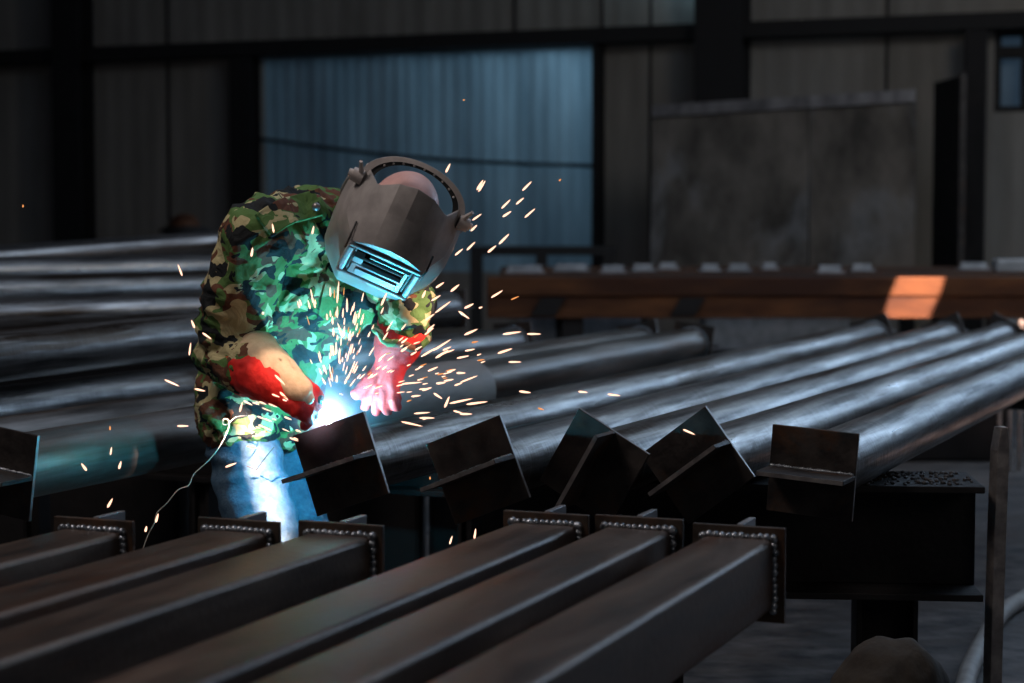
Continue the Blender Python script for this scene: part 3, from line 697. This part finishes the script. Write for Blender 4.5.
bm = bmesh.new(); box(bm, (-.062, .03, .150), (-.040, .055, .166)); box(bm, (.050, .02, .150), (.058, .08, .168)); cyl(bm, (-.064, .045, .158), (.064, .045, .158), .003, seg=8); box(bm, (-.03, .060, .150), (.062, .066, .160)); obj('clip', bm, M['helmetframe'], wf, bevel=.001)
for s in (-1, 1):
    bm = bmesh.new(); tube_path(bm, [Vector((s*.088, side_y(.170, .088), .122)), Vector((s*.088, .11, .156)), Vector((s*.0865, .05, .152))], .0022, 8); obj('seam', bm, M['handle'], hm, smooth=True)
# hinge knobs
for s in (-1, 1):
    bm = bmesh.new(); cyl(bm, (s*.112, .095, .008), (s*.136, .095, .008), .017, .015, 20); cyl(bm, (s*.136, .095, .008), (s*.144, .095, .008), .010, .008, 16)
    cyl(bm, (s*.120, .11, .004), (s*.130, .135, -.004), .006, .004, 8)
    kb = obj('hinge_knob', bm, M['band'], hm, auto=40)
# headgear straps
def arc_band(rx, p0, p1, width, mat, name):
    # strap from ear to ear: p0 = (y, z) at the hinges, p1 = (y, z) at the crown
    bm = bmesh.new(); n_ = 40; rings = []; dy, dz = p1[0]-p0[0], p1[1]-p0[1]; l_ = math.hypot(dy, dz); wy, wz = dz/l_, -dy/l_
    for i in range(n_+1):
        a = math.pi*i/n_; c, s_ = math.cos(a), math.sin(a); ring = []
        for rr, w_ in ((0, -.005), (0, .003), (width, .002), (width, -.002)):
            k_ = 1+rr/rx; ring.append(bm.verts.new((rx*k_*c, p0[0]+dy*k_*s_+wy*w_, p0[1]+dz*k_*s_+wz*w_)))
        rings.append(ring)
    for A, B in zip(rings[:-1], rings[1:]):
        for i in range(4): j = (i+1) % 4; bm.faces.new((A[i], A[j], B[j], B[i]))
    bm.faces.new(rings[0]); bm.faces.new(rings[-1][::-1])
    return obj(name, bm, M[mat], hm, auto=40)
arc_band(.105, (.098, .0), (.138, -.052), .015, 'band', 'crown_strap')
arc_band(.092, (.098, .002), (.133, -.048), .0125, 'handle', 'inner_strap')
for i in range(9):
    a = math.radians(35+i*13.7); bm = bmesh.new(); k_ = 1.05
    sph(bm, (.094*k_*math.cos(a), .098+.035*k_*math.sin(a)+.003, .002-.050*k_*math.sin(a)+.002), .003, u=6, v=4); obj('strap_rivet', bm, M['band'], hm, smooth=True)

# electrode holder and electrode (held, so a thing of its own)
hd = thing('electrode_holder', 'black electrode holder with a thin rod gripped in the right-hand glove at the arc', 'welding tool', W(310, 398, 4.20))
bm = bmesh.new(); d0 = hd.location; a = W(292, 392, 4.235)-d0; b = W(322, 400, 4.215)-d0; cyl(bm, a, b, .012, .010, 16); obj('grip', bm, M['handle'], hd, auto=40)
bm = bmesh.new(); cyl(bm, b, ARC-d0-Vector((.006, 0, 0)), .0022, .0018, 10); obj('electrode', bm, M['edge'], hd)
# thin wire hanging at the left of the jeans with a small loop
wp = [(247, 416), (236, 417), (228, 424), (223, 424), (224, 419), (229, 421), (228, 430), (220, 446), (208, 461), (194, 474), (189, 485), (178, 490), (167, 503), (157, 513), (154, 524), (148, 535), (142, 552)]
bm = bmesh.new(); tube_path(bm, spline([W(x, y, 4.36-.012*i*.5) for i, (x, y) in enumerate(wp)], 5), .0013, 6)
tag(obj('thin_wire', bm, M['wire'], smooth=True), 'thin pale curling wire hanging from the jacket hem at the left', 'wire')
bm = bmesh.new(); tube_path(bm, [W(247, 466, 4.36), W(256, 470, 4.36), W(262, 462, 4.36), (W(274, 447, 4.37))], .0016, 6)
tag(obj('bent_wire', bm, M['handle'], smooth=True), 'short dark V-bent wire in front of the sunlit trouser leg', 'wire')

# ------------------------------------------------------------------ arc, smoke, sparks
at_ = thing('welding_arc', 'blinding white welding arc at the top edge of the first pipe plate', 'arc', ARC)
bm = bmesh.new(); sph(bm, (0, 0, -.012), .008, u=16, v=10); obj('arc_core', bm, M['arc'], at_, smooth=True)
m = bpy.data.materials.new('glowing_arc_gas'); m.use_nodes = True; nt = m.node_tree; nt.nodes.clear(); out = nt.nodes.new('ShaderNodeOutputMaterial')
ve = nt.nodes.new('ShaderNodeVolumePrincipled'); ve.inputs['Density'].default_value = 0; nt.links.new(ve.outputs[0], out.inputs['Volume'])
tc = nt.nodes.new('ShaderNodeTexCoord'); gr = N(nt, 'ShaderNodeTexGradient', gradient_type='SPHERICAL'); nt.links.new(tc.outputs['Object'], gr.inputs[0])
pw = N(nt, 'ShaderNodeMath', operation='POWER'); pw.inputs[1].default_value = 3.4; nt.links.new(gr.outputs[1], pw.inputs[0])
mu = N(nt, 'ShaderNodeMath', operation='MULTIPLY'); mu.inputs[1].default_value = 48; nt.links.new(pw.outputs[0], mu.inputs[0]); nt.links.new(mu.outputs[0], ve.inputs['Emission Strength']); ve.inputs['Emission Color'].default_value = (1, .66, .80, 1)
bm = bmesh.new(); sph(bm, (0, 0, 0), 1, u=24, v=16); o = obj('arc_gas', bm, m, at_); o.scale = (.105, .105, .105)  # glow ball added as the white-pink bloom round the arc
m = bpy.data.materials.new('welding_smoke'); m.use_nodes = True; nt = m.node_tree; nt.nodes.clear(); out = nt.nodes.new('ShaderNodeOutputMaterial')
vs = nt.nodes.new('ShaderNodeVolumePrincipled'); nt.links.new(vs.outputs[0], out.inputs['Volume'])
tc = nt.nodes.new('ShaderNodeTexCoord'); gr = N(nt, 'ShaderNodeTexGradient', gradient_type='SPHERICAL'); mp = nt.nodes.new('ShaderNodeMapping')
nt.links.new(tc.outputs['Object'], mp.inputs[0]); nt.links.new(mp.outputs[0], gr.inputs[0])
nz = N(nt, 'ShaderNodeTexNoise', Scale=2.4, Detail=4.0, Distortion=.5); nt.links.new(tc.outputs['Object'], nz.inputs['Vector'])
rp = ramp(nt, [(.38, (.0, .0, .0)), (.68, (1, 1, 1))]); nt.links.new(nz.outputs[0], rp.inputs[0])
mu = N(nt, 'ShaderNodeMath', operation='MULTIPLY'); nt.links.new(gr.outputs[1], mu.inputs[0]); nt.links.new(rp.outputs[0], mu.inputs[1])
mu2 = N(nt, 'ShaderNodeMath', operation='MULTIPLY'); nt.links.new(mu.outputs[0], mu2.inputs[0]); mu2.inputs[1].default_value = 1.7
nt.links.new(mu2.outputs[0], vs.inputs['Density']); vs.inputs['Color'].default_value = (.75, .85, 1, 1); vs.inputs['Anisotropy'].default_value = .0
bm = bmesh.new(); sph(bm, (0, 0, 0), 1, u=32, v=20); o = obj('welding_smoke', bm, m); o.location = W(336, 368, 4.26); o.scale = (.19, .16, .19)
tag(o, 'bluish welding smoke drifting up from the arc between the gloves', 'smoke', kind='stuff')

def spark_mesh(nm, mat, r, L):
    bm = bmesh.new(); rings = []
    prof = [(0, 0), (.55, .06), (1, .22), (.9, .55), (.55, .85), (0, 1)]
    vs_ = []
    for rr, z in prof:
        vs_.append([bm.verts.new((rr*r*math.cos(a), rr*r*math.sin(a), (z-.5)*L)) for a in [k_*math.pi/3 for k_ in range(6)]] if rr else [bm.verts.new((0, 0, (z-.5)*L))])
    for A, B in zip(vs_[:-1], vs_[1:]):
        if len(A) == 1:
            for i in range(6): bm.faces.new((A[0], B[i], B[(i+1) % 6]))
        elif len(B) == 1:
            for i in range(6): bm.faces.new((A[i], A[(i+1) % 6], B[0]))
        else:
            for i in range(6): j = (i+1) % 6; bm.faces.new((A[i], A[j], B[j], B[i]))
    me = bpy.data.meshes.new(nm); bm.to_mesh(me); bm.free(); me.materials.append(mat); me.polygons.foreach_set('use_smooth', [True]*len(me.polygons)); return me
hot = spark_mesh('spark', M['spark'], .0026, .031); dim = spark_mesh('spark', M['sparkdim'], .0021, .026)
first = [True]
def spark(px, py, D, dx, dy, ln=1.0, hotq=True, th=1.0):
    o = bpy.data.objects.new('spark', hot if hotq else dim); C.objects.link(o)
    p = W(px, py, D); q = W(px+dx, py-dy, D+random.uniform(-.01, .01)); R = frame_from(q-p).to_4x4()
    o.matrix_world = Matrix.Translation(p) @ R @ Matrix.Diagonal((th, th, ln, 1))
    if hotq: tag(o, 'glowing spark flying from the welding arc', 'spark', 'bright sparks')
    else: tag(o, 'dimmer orange spark far out from the arc', 'spark', 'dim sparks')
# notable sparks read off the photograph: x, y, streak direction (dx, dy up), length
NS = [(480,185,5,8,1),(464,100,1,0,.4),(448,168,2,4,.9),(482,186,5,8,1.1),(527,186,6,6,1.1),(506,204,6,6,1.1),(520,201,6,5,.9),(530,213,7,6,1.2),(507,214,6,4,.9),(477,217,7,5,1.1),(460,224,6,5,1.1),(474,228,4,4,.8),
(504,239,7,7,1.2),(471,246,6,6,1),(492,249,6,5,.9),(459,252,6,5,.9),(409,245,3,1,.6),(417,265,4,7,1),(391,267,4,8,1),(394,285,4,7,1.1),(384,299,4,9,1.2),(440,285,6,4,.9),(455,288,6,5,1),(497,294,8,5,1.2),(515,298,7,3,.9),(424,294,3,7,.7),
(443,307,8,6,1.8),(430,317,7,5,1),(436,298,5,3,1),(464,315,7,-5,1.1),(469,306,6,3,1),(471,332,9,4,1.3),(512,333,14,2,1.6),(534,334,9,0,1.2),(475,342,5,1,.8),(442,345,11,7,1.9),(470,350,5,1,.9),(505,351,9,3,1.3),(515,362,8,0,1.1),
(442,354,8,5,1.4),(429,352,12,7,1.6),(481,360,6,1,.8),(463,357,5,1,1.1),(433,369,7,3,1),(461,373,6,0,.9),(441,374,5,1,.8),(469,379,13,5,1.6),(412,383,12,1,1.7),(427,389,9,3,.9),(441,383,8,1,.9),(416,396,9,1,.9),(438,396,6,-4,.9),
(461,401,14,3,2),(477,403,15,2,1.8),(458,412,7,-2,.9),(466,414,10,0,1.1),(422,413,14,1,1.4),(427,418,10,0,1.3),(412,424,9,-2,1.8),(525,392,8,-1,1),(614,395,8,-1,1.1),(583,392,8,-1,.9),(541,409,6,-2,.7),(447,402,3,7,1),
(689,432,9,-4,1.1),(430,478,0,4,.4),(180,270,-3,8,1.1),(193,324,-3,7,.8),(23,206,0,4,.4),(84,467,-5,7,.8),(120,465,2,7,.7),(111,451,1,6,.7),(110,428,0,6,.5),(110,503,4,7,1.1),(157,518,2,7,.9),(146,529,1,4,.5),
(172,383,11,-5,1.5),(200,390,9,-2,1),(190,349,1,8,1.1),(207,336,7,-5,1),(183,426,10,0,1),(451,540,2,6,.8),(475,534,1,7,1),(457,549,1,3,.5),(231,465,8,3,1),(252,447,9,-2,.9),(241,407,2,7,.9),(248,403,6,-3,.9),
(395,197,2,6,.8),(313,230,1,5,.7),(273,228,-1,6,.9),(252,252,1,6,.8),(263,313,0,1,.7),(338,292,1,12,1.9),(347,305,0,7,1.2),(280,380,6,-6,1.2),(284,396,5,-5,1.0),(340,330,-3,9,1.4),(412,232,0,5,.5),(560,180,3,3,.3)]
for i, (x, y, dx, dy, ln) in enumerate(NS):
    hotq = not ((x, y) in ((515,298),(481,360),(475,342),(441,374),(541,409),(430,478),(23,206),(110,428),(464,100),(560,180)))
    spark(x, y, random.uniform(4.0, 4.2), dx, dy, ln*.85, hotq, .8+.3*random.random())
for i in range(185):
    if i < 100:    # fan rising from the arc
        a = math.radians(random.gauss(84, 17)); r = random.uniform(18, 112); x = 336+math.cos(a)*r*1.15; y = 402-math.sin(a)*r; dx, dy = math.cos(a), math.sin(a)
    elif i < 150:  # to the right over the red glove
        a = math.radians(random.uniform(8, 52)); r = random.uniform(35, 130); x = 338+math.cos(a)*r; y = 402-math.sin(a)*r*.85; dx, dy = math.cos(a*.8), math.sin(a*.8)
    elif i < 172:  # low, over the pipe and glove
        x = random.uniform(262, 350); y = random.uniform(392, 440)-.1*(x-300); dx, dy = 1, -.4
        if x > 310 and y > 395: x -= 60
    else:
        x = random.uniform(380, 520); y = random.uniform(300, 420); dx, dy = 1, .35
    spark(x, y, random.uniform(4.0, 4.24) if x < 345 or y > 380 else random.uniform(4.0, 4.35), dx*8, dy*8, random.uniform(.35, .95)*(1.0 if i < 100 else .8), random.random() > .12, random.uniform(.5, .9))

# ------------------------------------------------------------------ lights
def light(name, typ, loc, energy, col, target=None, **k):
    d = bpy.data.lights.new(name, typ); d.energy = energy; d.color = col
    for a, v in k.items(): setattr(d, a, v)
    o = bpy.data.objects.new(name, d); C.objects.link(o); o.location = loc
    if target is not None: o.rotation_euler = (Vector(target)-Vector(loc)).to_track_quat('-Z', 'Y').to_euler()
    return o
LP = A1.matrix_world.translation+u*.030-e1*.036+UP*.083
light('arc_light', 'POINT', LP, 19, (.025, .56, .84), shadow_soft_size=.012)
light('molten_pool_light', 'POINT', LP+UP*.001, 1.6, (1.0, .36, .32), shadow_soft_size=.012)
light('side_windows', 'AREA', (8.2, 12.5, 3.3), 115, (.48, .70, 1.0), (1.0, 5.5, .8), shape='RECTANGLE', size=7, size_y=1.0)
light('clerestory_light', 'AREA', (7.2, 13.2, 5.4), 58, (.55, .76, 1.0), (.5, 4.0, .8), shape='RECTANGLE', size=6, size_y=.8)
light('roof_light', 'AREA', (2.5, 7.0, 6.6), 120, (.60, .76, 1.0), (.8, 6.5, 0), shape='RECTANGLE', size=5, size_y=5)  # added cool fill from above, no visible source
light('roof_panel_light', 'AREA', (-1.9, 3.0, 4.2), 50, (1.0, .84, .78), (-.4, 4.1, .9), shape='RECTANGLE', size=1.2, size_y=1.2)  # added soft warm fill for the welder's head, helmet and tube tops
light('wall_daylight', 'AREA', (5.5, 8.5, 5.5), 60, (1.0, .88, .74), (3.5, 16, 3.0), shape='RECTANGLE', size=2, size_y=2)  # added warm fill aimed at the right of the back wall
light('door_daylight', 'AREA', (4.5, -2.0, 4.2), 22, (1.0, .86, .76), (0, 5, .8), shape='RECTANGLE', size=2.5, size_y=2.5)  # added general fill from behind the camera
p = wm @ Vector(((sx0+sx1)/2+1.9, 1.0, 3.5)); light('daylight_behind_sheet', 'AREA', p, 26, (.50, .80, 1.0), wm @ Vector(((sx0+sx1)/2+.5, 0, 2.2)), shape='RECTANGLE', size=3.0, size_y=2)
p = wm @ Vector((wx2+.8, 1.5, 2.7)); light('daylight_behind_window', 'AREA', p, 6, (.8, .88, 1.0), wm @ Vector((wx2+.6, 0, 2.6)), shape='RECTANGLE', size=1.5, size_y=1.5)
SUN = (1.0, .62, .46)
sdir = Vector((.28, -.74, .61)).normalized()
def shaft(tgt, half, energy, dist=9, asp=1.0, roll=0.0, sd=None):
    tgt = Vector(tgt); o = light('sun_shaft', 'SPOT', tgt+(sd or sdir)*dist, energy, SUN, tgt, spot_size=2*math.atan(half/dist), spot_blend=.03, shadow_soft_size=.02)
    o.rotation_euler = (o.rotation_euler.to_quaternion() @ Quaternion((0, 0, 1), roll)).to_euler(); o.scale = (asp, 1, 1); return o
shaft(W(266, 484, 4.42), .17, 75000, asp=.145, roll=math.radians(23), sd=Vector((-.3, -.85, .42)).normalized())
shaft(W(414, 305, 4.25), .09, 9000, asp=.5, sd=Vector((.85, -.35, .40)).normalized())
shaft(W(290, 374, 4.2), .085, 5000, asp=.6, roll=1.0)
shaft(W(398, 352, 4.28), .06, 4000, asp=.8, sd=Vector((.85, -.35, .40)).normalized())
shaft(W(916, 292, 11.0), .24, 26000, asp=.55, roll=-.5)
shaft(W(1011, 325, 10.2), .10, 12000)
shaft((3.5, 8.6, 0), .6, 24000)
w = bpy.data.worlds.new('world'); sc.world = w; w.use_nodes = True; w.node_tree.nodes['Background'].inputs[0].default_value = (.35, .5, .8, 1); w.node_tree.nodes['Background'].inputs[1].default_value = .02

# ------------------------------------------------------------------ camera
cd = bpy.data.cameras.new('camera'); cam = bpy.data.objects.new('camera', cd); C.objects.link(cam); sc.camera = cam
cam.location = CAM; cam.rotation_euler = (math.pi/2-PHI, 0, 0)
cd.sensor_width = 36; cd.lens = F/1024*36; cd.clip_end = 200
cd.dof.use_dof = True; cd.dof.focus_distance = 4.2; cd.dof.aperture_fstop = 3.2
sc.view_settings.view_transform = 'Standard'; sc.view_settings.look = 'None'; sc.view_settings.exposure = 0; sc.view_settings.gamma = 1
try: sc.view_settings.use_curve_mapping = False
except Exception: pass
